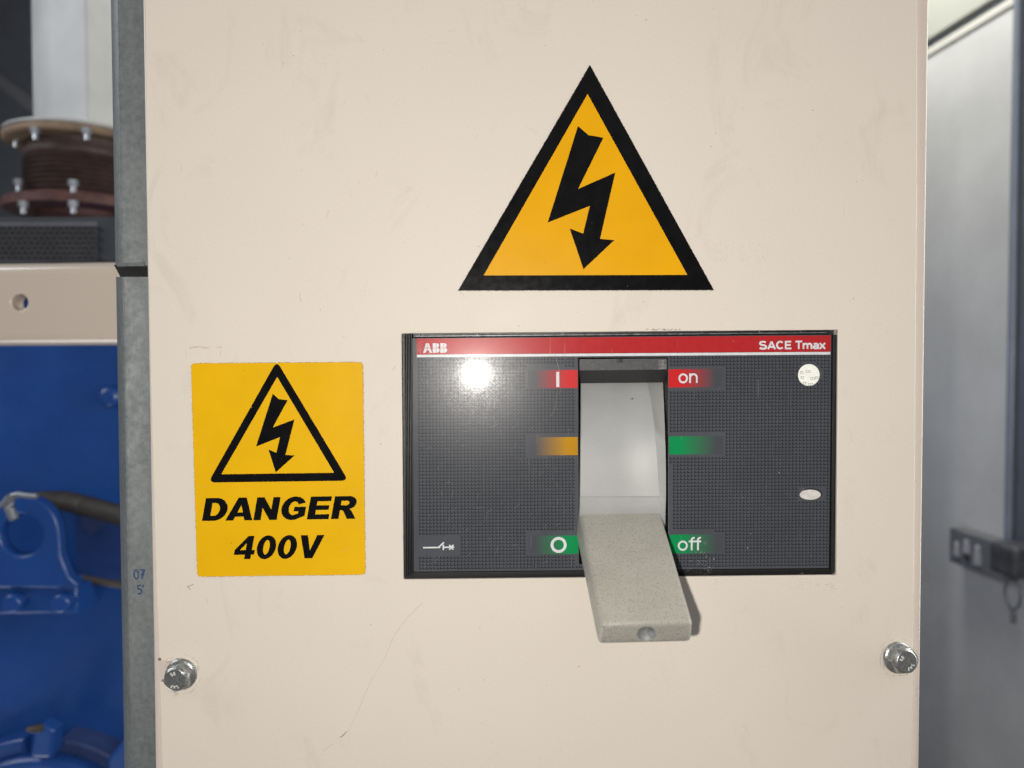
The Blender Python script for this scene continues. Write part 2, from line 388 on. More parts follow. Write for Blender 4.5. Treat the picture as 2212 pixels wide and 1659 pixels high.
# light lettering drawn as pen strokes, cap height 1, x-height .74
ST = {
 'S': ([arc(.33, .735, .26, .20, 25, 180, 8) + arc(.33, .735, .26, .22, 200, 270, 5) + arc(.33, .275, .28, .23, 80, 0, 6) + arc(.33, .275, .29, .21, -20, -160, 9)], .72),
 'A': ([[(.05, 0), (.36, .95)], [(.36, .95), (.67, 0)], [(.18, .28), (.54, .28)]], .74),
 'C': ([arc(.38, .5, .29, .42, 42, 318, 18)], .74), 'E': ([[(.12, 0), (.12, 1)], [(.1, .92), (.60, .92)], [(.1, .51), (.56, .51)], [(.1, .08), (.62, .08)]], .68),
 'T': ([[(.31, 0), (.31, 1)], [(.02, .92), (.60, .92)]], .62), ' ': ([], .28),
 'm': ([[(.10, 0), (.10, .72)], arc(.28, .45, .17, .19, 170, 0, 8) + [(.45, 0)], arc(.63, .45, .17, .19, 170, 0, 8) + [(.80, 0)]], .90),
 'a': ([arc(.28, .46, .20, .18, 150, 10, 8) + [(.48, .1), (.52, 0)], arc(.27, .21, .19, .15, 60, 330, 12)], .58),
 'x': ([[(.04, 0), (.52, .72)], [(.04, .72), (.52, 0)]], .56),
 'o': ([arc(.30, .36, .235, .315, 0, 360, 24)], .62), 'n': ([[(.10, 0), (.10, .74)], arc(.31, .44, .20, .235, 175, 0, 10) + [(.51, 0)]], .62),
 'f': ([[(.19, 0), (.19, .76)] + arc(.35, .78, .16, .17, 180, 85, 6), [(.02, .67), (.37, .67)]], .36),
 '0': ([arc(.28, .5, .22, .45, 0, 360, 18)], .6), '7': ([[(.05, .95), (.5, .93), (.22, 0)], [(.14, .45), (.48, .5)]], .6),
 '5': ([[(.5, .95), (.15, .93), (.12, .55)] + arc(.25, .30, .24, .26, 100, -140, 9)], .6), "'": ([[(.1, 1), (.12, .7)]], .3),
 '8': ([arc(.25, .72, .18, .22, 0, 360, 12), arc(.25, .26, .22, .26, 0, 360, 12)], .55),
}
def pen(mb, text, x0, z0, h, wd, y, x1=None, rot=0., mat=0, gap=.0):
    tot = sum(ST[c][1] + gap for c in text); sx = h if x1 is None else (x1 - x0) / tot
    cr, sr = math.cos(rot), math.sin(rot); a = 0; k = 0
    for c in text:
        for st in ST[c][0]:
            q = [((a + p[0]) * sx, p[1] * h) for p in st]
            mb.ribbon([(x0 + cr * u - sr * v, z0 + sr * u + cr * v) for u, v in q], wd, y - k * 3e-6, mat); k += 1
        a += ST[c][1] + gap
BOLT = [(872, 493), (940, 551), (1038, 569), (873, 903), (1116, 796), (1016, 1229), (1110, 1237), (908, 1427), (818, 1161), (906, 1195), (949, 1014), (674, 1123)]

# ------------------------------------------------------------------ cream electrical enclosure
enc = thing('electrical_enclosure', 'cream painted steel electrical enclosure with bolted front cover filling the picture', 'electrical cabinet')
p = W0.p
lipy = .0016
b = MB(); body = W0.poly([(305.5, -70), (335.5, 1730), (1985.5, 1730), (2009.5, -70)], lipy)
hole_big = W0.poly([(862, 708), (1817, 700), (1813, 1256), (867, 1266)], lipy)
b.plate(body, [hole_big], lipy, .16, .0019, 6)
b.ribbon([p(a, c) for a, c in ((311.9, -60), (317.4, 500), (324.9, 850), (332.4, 1150), (342.4, 1424))], .00028, lipy - .00004, 1); b.ribbon([p(a, c) for a, c in ((344.4, 1474), (350.4, 1720))], .00028, lipy - .00004, 1)
b.ribbon([p(a, c) for a, c in ((1982.6, -60), (1982.1, 420), (1976.1, 1200), (1970.6, 1720))], .00040, lipy - .00004, 1)
b.build('enclosure_body', [M_LIP, M_GRIME], enc)
b = MB()
def cov(pts): return W0.poly(pts)
cover = cov([(313, -60), (318.5, 500), (326, 850), (333.5, 1150), (343.5, 1424)]) + cov([(352, 1429), (385, 1429)]) + \
    cov([(397, 1436), (404, 1453), (397, 1468), (385, 1474.5)]) + cov([(345.5, 1474.5), (351.5, 1720), (1969.5, 1720), (1975, 1200), (1981, 420), (1981.5, -60)])
cut = rounded(W0.poly([(867.5, 720.5), (1811, 712.5), (1807.5, 1242.5), (872, 1252)]), .0007, 3)
b.plate(cover, [cut], 0, .0015, .0004, 3)
# wear drawn into the cover's own mesh: a long faint scratch, scuffs, chips and grime
yy = -.00003
def wear(pts, wd, mat, we=None):
    global yy
    yy -= 2e-6; b.ribbon([p(a, c) for a, c in pts], wd, yy, mat, we)
wear([(912, 1303), (880, 1334), (852, 1372), (830, 1425), (806, 1462)], .00022, 2, .00012)
wear([(806, 1462), (788, 1500), (770, 1545), (750, 1582), (738, 1592)], .00016, 2)
wear([(738, 1592), (748, 1580)], .0003, 1); wear([(744, 1587), (734, 1593)], .0003, 1)
wear([(720, 1606), (698, 1622)], .0002, 2)
for k in range(26): # scuff above the yellow sticker
    x = rnd.uniform(404, 476); wear([(x, 750 + rnd.uniform(-2, 3)), (x + rnd.uniform(2, 9), 750 + rnd.uniform(-2, 3))], rnd.uniform(.0001, .0003), 2)
wear([(402, 756), (402, 772)], .00015, 2); wear([(477, 756), (476, 770)], .00015, 2)
wear([(405, 1268), (418, 1262)], .0003, 1); wear([(404, 1267), (412, 1274)], .00025, 1); wear([(445, 1290), (449, 1303)], .0002, 2)
for k in range(60):
    x = rnd.uniform(1540, 1660); z = rnd.uniform(520, 560); l = rnd.uniform(2, 9)
    wear([(x, z), (x + rnd.uniform(-1, 1), z + l)], .0001, 2)
for k in range(46):  # grime along the cut-out
    x = rnd.uniform(1395, 1470); wear([(x, 712 + rnd.uniform(-2, 2)), (x + rnd.uniform(1, 4), 712 + rnd.uniform(-2, 2))], rnd.uniform(.0001, .0003), 1 if k % 3 else 2)
for k in range(60):
    x = rnd.uniform(1700, 1800); z = 1262 + rnd.gauss(0, 10); wear([(x, z), (x + rnd.uniform(1, 7), z + rnd.uniform(-2, 2))], rnd.uniform(.00008, .0002), 2)
for k in range(150):
    x = rnd.uniform(360, 1960); z = rnd.uniform(10, 1650); a = rnd.uniform(0, 6.28); l = rnd.uniform(.6, 3.5)
    wear([(x, z), (x + l * math.cos(a), z + l * math.sin(a))], rnd.uniform(.0001, .00035), rnd.choice((1, 2, 2)))
for k in range(28):
    x = rnd.uniform(380, 1950); z = rnd.uniform(30, 1630); a = rnd.gauss(1.4, .6); l = rnd.uniform(8, 34)
    wear([(x, z), (x + l * .5 * math.cos(a) + 2, z + l * .5 * math.sin(a)), (x + l * math.cos(a), z + l * math.sin(a))], .0001, 2)
for (bx, bz) in ((391, 1457), (1941, 1421)):   # rubbed and dirty paint round the bolts
    for k in range(46):
        t = rnd.uniform(0, 6.28); r_ = rnd.uniform(35, 47) ; l = rnd.uniform(.05, .3)
        q = [(bx + r_ * math.cos(t + l * f), bz + r_ * math.sin(t + l * f)) for f in (0, .5, 1)]
        if all(352 < a < 1966 for a, c in q): wear(q, rnd.uniform(.00008, .0002), rnd.choice((1, 2, 2, 2)))
for q in ([(816, 372), (812, 384)], [(711, 455), (706, 470)], [(650, 632), (648, 640), (652, 652)], [(855, 790), (848, 800)], [(1975, 1488), (1984, 1484)], [(1976, 1500), (1980, 1499)], [(1976, 1516), (1979, 1514)]):
    wear(q, .00022, 2)
b.build('cover_plate', [M_CREAM, M_GRIME, M_SMEAR], enc)
# chipped corners of the bolt slot, marker dot
b = MB(); b.flat(circle(*p(345, 1424), .0009, 9), (), -.00005); b.flat(W0.poly([(344, 1475), (349, 1470), (360, 1470), (357, 1475)]), (), lipy - .0001)
b.build('chipped_edge', M_GRIME, enc)

def hexbolt(px, py, a0, tilt, flip):
    cx, cz = p(px, py, -.0008)
    hx = .0075
    base = bpy.data.objects.new('bolt', bpy.data.meshes.new('bolt')); bpy.data.objects.remove(base)
    m = MB()
    # chamfered hex head
    n = 6; vs = []; rows = [(.0066, -.0012), (.0066, -.0062), (.0059, -.0068)]
    hexp = lambda r: [(r * math.cos(a0 + k * math.pi / 3), r * math.sin(a0 + k * math.pi / 3)) for k in range(6)]
    n = 36; vs = []; fs = []
    def hr(t):
        t = (t - a0) % (math.pi / 3) - math.pi / 6
        return .0063 / math.cos(t)
    for row in range(5):
        for i in range(n):
            t = 2 * math.pi * i / n + a0; r = hr(t); f = (r - .0063) / .00098
            rr2, yy2 = ((r, -.0005), (r, -.0066 + .0009 * f), (r - .0004, -.0071 + .0008 * f), (.0056, -.0077), (.0053, -.0079))[row]
            vs.append((rr2 * math.cos(t), yy2, rr2 * math.sin(t)))
    for row in range(4):
        for i in range(n):
            j = (i + 1) % n; fs.append((row * n + i, row * n + j, (row + 1) * n + j, (row + 1) * n + i))
    fs.append(tuple(4 * n + i for i in range(n)))
    m.add(vs, fs, True)
    hd = fixn(m.build('bolt', M_ZINC, enc, None, 22))
    hd.location = (cx, 0, cz); hd.rotation_euler = (tilt[0], 0, tilt[1])
    wsh = MB(); wsh.lathe((0, 0, 0), [(.0030, -.0021), (.0066, -.0019), (.0080, -.0012), (.0083, -.0006), (.0083, .0)], 44, axis='Y')
    fixn(wsh.build('flange_washer', M_ZINC, hd))
    mk = MB()
    def ring(txt, ang, h=.0017):
        for i, c in enumerate(txt):
            t = ang - i * .42; r = .0027
            pen(mk, c, r * math.cos(t), r * math.sin(t), h, .00042, -.00797, rot=t - math.pi / 2)
    ring('88', 2.2 + flip); ring('5A7', 5.2 + flip)
    mk.build('head_marking', M_ZINCL, hd)
    return hd
hexbolt(391, 1457, .35, (R(1), R(0)), 0)
hexbolt(1941, 1421, .05, (R(-4), R(7)), .7)

# ------------------------------------------------------------------ amber triangle sign
def zm(pts): return [((1750 + a * 1150 / 1908) * .54861, (200 + c * 1000 / 1659) * .54861) for a, c in pts]
sg = thing('warning_sign', 'large black and amber triangle electric shock sticker above the breaker', 'warning sticker', Frame(W0.P(1266, 628)))
def loc(root, pts):
    o = root.matrix_world.translation; return [(a - o.x, c - o.z) for a, c in pts]
b = MB(); tri = loc(sg, W0.poly(zm([(90, 1566), (950, 94), (1759, 1563)])))
if area(tri) < 0: tri.reverse()
b.flat(jag(inset(tri, -.00018), .00017, .0006), (), -.00004, 1)
b.plate(tri, (), -.00020, .00015, .00003, 1)
b.build('backing', [M_BLACK, M_ADH], sg)
b = MB(); b.flat(loc(sg, W0.poly(zm([(256, 1468), (1586, 1464), (935, 283)])))[::1], (), -.00023); b.build('amber_field', M_ORANGE, sg)
b = MB(); b.flat(loc(sg, W0.poly(zm(BOLT))), (), -.00026); b.build('lightning_symbol', M_BLACK, sg)

# ------------------------------------------------------------------ yellow DANGER sticker
def zd(pts): return [((700 + a * 800 / 1327) * .54861, (1350 + c * 1000 / 1659) * .54861) for a, c in pts]
dg = thing('danger_sticker', 'yellow rectangular DANGER 400V sticker left of the breaker', 'warning sticker', Frame(W0.P(605, 1245)))
Q = lambda pts: loc(dg, W0.poly(zd(pts)))
rect = Q([(128, 1527), (1226, 1513), (1209, 126), (87, 134)])
if area(rect) < 0: rect.reverse()
rr = rounded(rect, .0022, 5)
b = MB(); b.flat(jag(inset(rr, -.00016), .00015, .0006), (), -.00004, 1); b.plate(rr, (), -.0002, .00015, .00003, 1)
b.build('backing', [M_YEL, M_ADH], dg)
to = rounded(Q([(200, 912), (1115, 900), (647, 118)]), .0022, 6); ti = rounded(Q([(285, 858), (1022, 848), (650, 222)]), .0002, 2)
b = MB(); b.flat(to, [ti], -.00023); b.build('triangle_border', M_BLACK, dg)
b = MB(); b.flat(Q([(621, 333), (660, 367), (719, 374), (621, 553), (763, 500), (704, 731), (764, 735), (641, 846), (593, 696), (645, 718), (668, 616), (512, 677)]), (), -.00023)
b.build('lightning_symbol', M_BLACK, dg)
def word(root, QF, text, bl, br, th, y, shear):
    a = QF([bl])[0]; c = QF([br])[0]; t = QF([th])[0]; m = MB()
    rot = math.atan2(c[1] - a[1], c[0] - a[0])
    heavy(m, text, a[0], a[1], a[0] + math.hypot(c[0] - a[0], c[1] - a[1]), t[1] - a[1], y, shear, rot)
    return m.build('lettering', M_BLACK, root)
word(dg, Q, 'DANGER', (159, 1163), (1198, 1148), (190, 1014), -.00023, .20)
word(dg, Q, '400V', (362, 1413), (962, 1405), (470, 1262), -.00023, .20)

# ------------------------------------------------------------------ circuit breaker
BF = Frame((W0.P(1340, 980).x, -.0012, W0.P(1340, 980).z), R(1.15))
br = thing('circuit_breaker', 'dark grey moulded case circuit breaker with red band and grey toggle in the cover cutout', 'circuit breaker', BF)
K = BF.poly
fo_ = [(889.5, 729.5), (1797, 722), (1791.5, 1228), (893, 1236)]
slot = [(1249.5, 773.5), (1442.5, 772), (1443.5, 1216), (1251.5, 1218)]
# housing: back plate, stepped left rib bank, sloped lower bezel, right bezel
b = MB()
def rectz(x0, z0, x1, z1, y): return K([(x0, z0), (x1, z0), (x1, z1), (x0, z1)], y)
hb = K([(862, 712), (1817, 704), (1813, 1250), (866, 1258)], .0095)
b.plate(hb, [K([(1249.5, 773.5), (1442.5, 772), (1443.5, 1216), (1251.5, 1218)], .0095)], .0095, .03)
for k in range(5):   # vertical ribs down the left side
    x0 = 873 + k * 3.6; yk = .0042 - k * .0008
    b.plate(K([(x0, 722), (x0 + 2.3, 722), (x0 + 5.2, 1248), (x0 + 2.9, 1248)], yk), (), yk, .008, .0002, 2)
v = [BF.P(*q) for q in ((876, 1248.5, .0045), (1802, 1238.5, .0045), (1791.5, 1228.5, .0006), (893, 1236.5, .0006))]
n = 300; a0, a1, c1, c0 = v; vs = []; fs = []
for i in range(n + 1):
    t = i / n; dy = .00025 if i % 2 else 0
    q0 = a0.lerp(a1, t); q1 = c0.lerp(c1, t); vs += [(q0.x, q0.y - dy, q0.z), (q1.x, q1.y - dy * .6, q1.z)]
b.add(vs, [(2 * i, 2 * i + 2, 2 * i + 3, 2 * i + 1) for i in range(n)], False, 1)
b.plate(K([(1799.5, 724), (1807.5, 724), (1803, 1238), (1795, 1238)], .0015), (), .0015, .01, .0003, 2)
b.build('housing', [M_HOUSE, M_HOUSE3], br)
b = MB(); b.plate(K([(897, 724.6), (1786, 717.0), (1786, 719.6), (897, 728)], .003), (), .003, .006, .0002, 2)
for x in (905, 1030, 1215, 1360, 1515, 1640, 1730):
    z = 723.5 - (x - 900) * .0086; b.plate(K([(x, z - 2.2), (x + 2, z - 2.2), (x + 2, z + 3), (x, z + 3)], .0028), (), .0028, .001)
b.build('rating_strip', M_STRIP, br)
# front label film with its field of little L-shaped dashes
fl_o = rounded(K(fo_), .0006, 3)
b = MB(); b.plate(fl_o, [K(slot)], 0, .0075, .0003, 2, 0, 2)
def U(px, py): return BF.p(px, py)
Lw = .00145; pitch = 7.62
def blocked(x, z):
    s_ = (z - 775)
    if x < 902 or x > 1790: return True
    if 1246 < x + 5 and x - 3 < 1444 and z < 1220: return True
    if x < 990 and 1156 < z < 1205: return True
    for (z0, z1) in ((797, 840), (941, 985), (1154, 1198)):
        if z0 - 5 < z < z1 + 3 and (1136 < x < 1250 or 1441 < x < 1562): return True
    if (x - 1747) ** 2 + (z - 810) ** 2 < 28 ** 2: return True
    if 1722 < x < 1782 and 1052 < z < 1084: return True
    return False
vs = []; fs = []
for r in range(61):
    for c in range(118):
        u = c / 117; x = 903 + 885 * u + (r / 60) * (2.5 - 6 * u); z = (779.5 - 7 * u) + r * (pitch * .985 - .02 * u)
        if z > 1230 - 8 * u or blocked(x, z): continue
        X, Z = U(x, z); k = len(vs); a = .00125; t = .00040
        vs += [(X, -.00004, Z), (X + t, -.00004, Z), (X + t, -.00004, Z + a), (X, -.00004, Z + a), (X + t, -.00004, Z), (X + a * 1.05, -.00004, Z), (X + a * 1.05, -.00004, Z + t), (X + t, -.00004, Z + t)]
        fs += [(k, k + 1, k + 2, k + 3), (k + 4, k + 5, k + 6, k + 7)]
b.add(vs, fs, False, 1)
# scuffs on the film
def fsc(pts, wd, y=-.00012): b.ribbon([U(a, c) for a, c in pts], wd, y - rnd.random() * 3e-5, 3)
for k in range(34):
    a = rnd.uniform(2.0, 2.5); x = rnd.uniform(905, 965); z = 742 + (x - 905) * .9 + rnd.gauss(0, 7); l = rnd.uniform(5, 22)
    fsc([(x, z), (x + l * math.cos(a), z + l * math.sin(a))], .00007)
for k in range(95):  # arcs ringing the flash glare, its sparkle painted as pale scratches
    t = rnd.uniform(0, 6.28); r_ = rnd.gauss(85, 30); l = rnd.uniform(.04, .16) * min(1, 90 / max(30, r_)); x, z = 1020, 815
    q = [(x + r_ * math.cos(t + l * f), z + r_ * math.sin(t + l * f)) for f in (0, .5, 1)]
    if all(904 < a < 1130 and 776 < c < 1000 for a, c in q): fsc(q, rnd.uniform(.00005, .00012))
fsc([(1199, 766), (1208, 800), (1209, 830)], .00012); fsc([(1203, 850), (1200, 880), (1190, 900)], .00007)
for k in range(70):
    x = rnd.uniform(905, 1245); z = rnd.uniform(780, 1225); a = rnd.choice((rnd.gauss(2.3, .25), rnd.gauss(1.5, .2))); l = rnd.uniform(2, 16)
    fsc([(x, z), (x + l * math.cos(a), z + l * math.sin(a))], .00006)
for k in range(26):
    x = rnd.uniform(1480, 1545); z = rnd.uniform(1205, 1240); fsc([(x, z), (x + rnd.uniform(1, 4), z + rnd.uniform(-2, 2))], .00018)
for k in range(14):
    x = rnd.gauss(1518, 10); z = rnd.gauss(1190, 12); fsc([(x, z), (x + 3, z + rnd.uniform(-3, 3))], .0002)
M_FSC = simple('film_scuff_sparkle', (.30, .30, .30), .5, var=.3, scale=600)
film_o = b.build('front_label', [M_FILM, M_ELL, M_HOUSE, M_FSC], br)
def on_film(name, mb, m): return mb.build(name, m, film_o)
b = MB(); b.flat(K([(900, 731.5), (1794.5, 724.5), (1794, 759.3), (900.5, 765.6)]), (), -.00006); on_film('red_band', b, M_RED)
b = MB(); b.flat(K([(900.5, 766.4), (1794, 760.1), (1793.8, 765.9), (900.6, 771.8)]), (), -.00006); on_film('white_stripe', b, M_WHITE)
for (x0, x1, z0, z1, col, left) in ((1140, 1247.5, 799.5, 838.3, C_RED, 1), (1140, 1247.8, 944.3, 983.3, C_YEL, 1), (1142, 1249, 1157, 1196.5, C_GRN, 1),
                                    (1444, 1560, 797.5, 836.5, C_RED, 0), (1445, 1562, 942.3, 981.6, C_GRN, 0), (1446, 1563, 1154.5, 1195, C_GRN, 0)):
    b = MB(); b.flat(K([(x0, z0 + .4), (x1, z0 - .4), (x1 + .3, z1 - .4), (x0 + .3, z1 + .4)]), (), -.00006)
    on_film('colour_patch', b, fade('fade_print', col, left))
# lettering on the film
tilt = R(.45)
def filmtext(text, x0, zb, x1, zt, wd, gap=.0):
    a = U(x0, zb); c = U(x1, zb); t = U(x0, zt); m = MB(); pen(m, text, a[0], a[1], t[1] - a[1], wd, -.0001, c[0], tilt, 0, gap); return on_film('lettering', m, M_WHITE)
filmtext('SACE Tmax', 1640, 754.6, 1783, 737, .00095)
filmtext('on', 1465, 827.5, 1509, 799.5, .00095)
filmtext('off', 1463.5, 1189, 1514, 1160.5, .00095)
b = MB(); b.flat(K([(1201.5, 803.3), (1207.8, 803.2), (1208, 836), (1201.6, 836)]), (), -.0001); on_film('on_symbol', b, M_WHITE)
c = U(1206.7, 1177); k = (U(1207.7, 1177)[0] - c[0]); b = MB(); b.flat(circle(c[0], c[1], 17.3 * k, 40), [circle(c[0], c[1], 11.2 * k, 36)], -.0001); on_film('off_symbol', b, M_WHITE)
b = MB(); wd = .00075
b.ribbon([U(914, 1183), (U(947, 1182.5)), U(959, 1171.5)], wd, -.0001); b.ribbon([U(948, 1183), U(951, 1182)], wd, -.000101)
b.ribbon([U(957.7, 1176.5), U(957.7, 1188)], wd, -.000102); b.ribbon([U(958, 1182.3), U(981, 1181.5)], wd, -.000103)
b.ribbon([U(970.5, 1177), U(981 - 1.8, 1187)], wd, -.000104); b.ribbon([U(979.5, 1176.7), U(970.5, 1187.3)], wd, -.000105); on_film('circuit_symbol', b, M_WHITE)
# three-letter mark, split by hairlines like the original
b = MB(); a = U(914, 762.3); c = U(966, 762); t = U(914, 741.5); H = t[1] - a[1]; Wd = c[0] - a[0]
def LT(l): return [(a[0] + (x * math.cos(tilt)) * Wd, a[1] + z * H + x * Wd * math.sin(tilt)) for x, z in l]
b.flat(LT([(0, 0), (.10, 0), (.155, .26), (.245, .26), (.27, 0), (.37, 0), (.24, 1), (.12, 1)]), (), -.0001)
for x in (.40, .715):
    b.flat(LT([(x, 0), (x + .17, 0)] + arc(x + .17, .27, .115, .27, -90, 70, 6) + arc(x + .165, .76, .10, .24, -60, 90, 6) + [(x, 1)]), (), -.000101)
for l in ([(-.02, .49), (1.02, .49)], [(.185, 0), (.185, 1.02)], [(.545, -.02), (.545, 1.02)], [(.86, -.02), (.86, 1.02)]):
    b.ribbon(LT(l), .00017, -.00013 - .00001 * l[0][0], 1)
on_film('maker_mark', b, [M_WHITE, M_RED])
# seal dot and oval indicator
b = MB(); c = U(1747, 810); k = .000241; b.plate(circle(c[0], c[1], 23.5 * k, 48), (), -.00022, .00018, .00004, 1)
for (x, z) in ((1733, 789), (1755, 787), (1729, 803), (1745, 801), (1772, 800), (1730, 814), (1755, 816), (1735, 826), (1750, 829), (1766, 814)):
    for i in range(3):
        q = U(x + i * 4.2 - 4, z)
        if math.hypot(q[0] - c[0], q[1] - c[1]) < 21 * k:
            b.ribbon([(q[0] - .0003, q[1]), (q[0] + .0004, q[1])], .0005, -.00024, 1); b.ribbon([(q[0] - .0003, q[1] - .0008), (q[0] + .0004, q[1] - .0008)], .0004, -.00024, 1)
b.build('seal_sticker', [M_SEAL, M_SEALT], br)
b = MB(); c = U(1750, 1068.5); b.flat(circle(c[0] + .0004, c[1] + .0005, 25 * k, 40, 12.3 * k), (), -.00005, 1); b.flat(circle(c[0], c[1], 23 * k, 40, 11 * k), (), -.0001, 0)
b.build('indicator_window', [M_OVAL, M_HOUSE], br)
# slot interior
b = MB(); x0, zt = U(1249.5, 773); x1, zb = U(1443, 1217); d = .028
b.add([(x0, 0.0002, zb), (x0, d, zb), (x0, d, zt), (x0, .0002, zt)], [(0, 1, 2, 3)]); b.add([(x1, .0002, zb), (x1, d, zb), (x1, d, zt), (x1, .0002, zt)], [(0, 1, 2, 3)])
b.add([(x0, .0002, zt), (x1, .0002, zt), (x1, d, zt), (x0, d, zt)], [(0, 1, 2, 3)]); b.add([(x0, .0002, zb), (x1, .0002, zb), (x1, d, zb), (x0, d, zb)], [(0, 1, 2, 3)])
b.add([(x0, d, zb), (x1, d, zb), (x1, d, zt), (x0, d, zt)], [(0, 1, 2, 3)])
b.build('handle_slot', M_HOUSE, br)
b = MB()
b.plate(K([(1251.5, 775.5), (1440.5, 774), (1440.8, 799), (1252, 800.5)], .0006), (), .0006, .004, .0002, 2)
A = [BF.P(1252, 800.6, .0008), BF.P(1440.8, 799.2, .0008), BF.P(1441.5, 826, .011), BF.P(1253, 828, .011)]
b.add(A, [(0, 1, 2, 3)], False, 1)
b.flat(K([(1423.5, 777), (1440, 776.5), (1440, 797), (1422, 798)], .0005), (), .0005, 2)
b.flat(K([(1331, 775), (1338, 775), (1338, 783.5), (1331, 783.5)], .0005), (), .0005, 1); b.flat(K([(1338, 775), (1345, 775), (1345, 783.5), (1338, 783.5)], .0005), (), .0005, 3)
b.build('slot_cap', [M_HOUSE2, M_HOUSE3, M_WORN, M_GAP], br)
# drum of the toggle
rows = [(800, .024, 1394, 1431), (823, .0125, 1396, 1432), (850, .0085, 1403, 1433), (880, .005, 1408, 1434.5), (910, .0022, 1412, 1435.5), (940, .0002, 1415, 1436.5), (970, -.0012, 1418, 1437.5), (1000, -.0022, 1420.5, 1438), (1030, -.0029, 1422, 1438.5), (1058, -.0033, 1424, 1438.5), (1072, -.0035, 1425, 1438.5), (1074.5, -.0043, 1425.5, 1438.5), (1092, -.0043, 1427, 1438), (1112, -.0040, 1429, 1437.5), (1140, .002, 1430, 1437)]
vs = []; fs = []
for (z, y, xl, xr) in rows:
    xa = 1254.5 - (z - 823) * .009
    for px, dy in ((xa - .6, .014), (xa, .0006), (xa + 2, 0), (1330, 0), (xl - 5, 0), (xl - 1.6, -.0005), (xl + 1.2, -.0005), (xl + 3, .0000), (xr, .0005), (xr + .6, .020)):
        q = BF.P(px, z, y); vs.append((BF.P(px, z, y + dy).x, y + dy, q.z))
w_ = 10
for i in range(len(rows) - 1):
    for k in range(w_ - 1): fs.append((i * w_ + k, (i + 1) * w_ + k, (i + 1) * w_ + k + 1, i * w_ + k + 1))
b = MB(); b.add(vs, fs, True); fixn(b.build('handle_drum', M_DRUM, br, None, 50))
# lever: a tapered bar that leans down out of the slot
tl = BF.P(1252.5, 1113, -.0045); tr = BF.P(1430, 1111, -.0045); yt = -.078
el = BF.P(1298, 1348, yt); er = BF.P(1497, 1343, yt)
dirv = ((el + er) / 2 - (tl + tr) / 2).normalized(); dn = Vector((0, -dirv.z, dirv.y)).normalized()
if dn.z > 0: dn = -dn
t0, t1 = .0145, .0116
kl = tl - dirv * .012; kr = tr - dirv * .012
shr = .0006
C8 = [kl, kr, er, el, kl + dn * t0 + Vector((-.0016, 0, 0)), kr + dn * t0, er + dn * t1 + Vector((.0004, 0, 0)), el + dn * t1 + Vector((-.0006, 0, 0))]
bm = bmesh.new(); vv = [bm.verts.new(q) for q in C8]
for f in ((0, 1, 2, 3), (4, 7, 6, 5), (0, 3, 7, 4), (1, 5, 6, 2), (3, 2, 6, 7), (0, 4, 5, 1)): bm.faces.new([vv[i] for i in f])
bmesh.ops.recalc_face_normals(bm, faces=bm.faces)
bmesh.ops.bevel(bm, geom=list(bm.edges), offset=.0021, segments=5, profile=.5, affect='EDGES', clamp_overlap=True)
me = bpy.data.meshes.new('handle'); bm.to_mesh(me); bm.free(); me.materials.append(M_LEVER)
lev = bpy.data.objects.new('handle', me); COL.objects.link(lev)
M_DIMP = simple('shaded_dimple', (.24, .25, .25), .5, var=.4, scale=700)  # shading of the hollow put into a darker grey
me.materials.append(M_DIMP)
ec = (el + er) / 2 + dn * t1 * .52 + Vector((.0003, 0, 0))
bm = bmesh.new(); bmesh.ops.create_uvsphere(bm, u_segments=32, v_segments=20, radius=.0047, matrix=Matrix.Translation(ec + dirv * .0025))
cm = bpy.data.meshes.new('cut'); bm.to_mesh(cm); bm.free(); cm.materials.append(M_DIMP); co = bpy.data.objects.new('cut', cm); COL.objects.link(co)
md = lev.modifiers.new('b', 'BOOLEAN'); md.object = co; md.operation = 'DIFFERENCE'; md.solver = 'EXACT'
bpy.context.view_layer.update(); dg_ = bpy.context.evaluated_depsgraph_get()
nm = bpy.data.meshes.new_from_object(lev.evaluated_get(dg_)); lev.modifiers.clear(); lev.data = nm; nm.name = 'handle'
bpy.data.objects.remove(co); bpy.data.meshes.remove(cm)
nm.polygons.foreach_set('use_smooth', [True] * len(nm.polygons)); nm.set_sharp_from_angle(angle=R(35)); lev.parent = br

# ------------------------------------------------------------------ galvanised post left of the enclosure
GY = .014
po = thing('galvanised_post', 'grey galvanised steel post along the left edge of the cream enclosure', 'steel post')
def profile(m, rows, mat=0):   # rows: list of lists of Vector, a swept sheet
    n = len(rows[0]); m.add([q for r in rows for q in r], [(i * n + k, i * n + k + 1, (i + 1) * n + k + 1, (i + 1) * n + k) for i in range(len(rows) - 1) for k in range(n - 1)], True, mat)
def postrow(py, dx=0):
    xl = 239.5 + py * .0172 + dx
    out = [(xl + 1.5, GY + .030), (xl, GY + .016), (xl + .6, GY + .009), (xl + 3, GY + .0045), (xl + 7, GY + .0016), (xl + 11, GY + .0004), (xl + 14.5, GY - .0003), (xl + 17, GY), (xl + 19, GY + .0004), (xl + 110, GY + .0004)]
    return [W0.P(x, py, y) for x, y in out]
b = MB(); profile(b, [postrow(t) for t in (-80, 150, 350, 573)]); fixn(b.build('upper_section', M_GALV, po, None, 60))
b = MB(); profile(b, [postrow(t, .8) for t in (598, 900, 1300, 1740)]); fixn(b.build('lower_section', M_GALV, po, None, 60))
b = MB(); b.flat(W0.poly([(246, 572), (420, 569), (420, 602), (262, 602)], GY + .006), (), GY + .006)  # black sheet painted in for the shade between the sections
b.build('joint_gap', M_GAP, po)
b = MB(); b.plate(W0.poly([(251, 568), (312, 566.5), (312, 574.5), (252, 575.5)], GY - .0004), (), GY - .0004, .004, .0003, 2); b.build('section_edge', M_GALV, po)
b = MB(); gy = GY + .0003
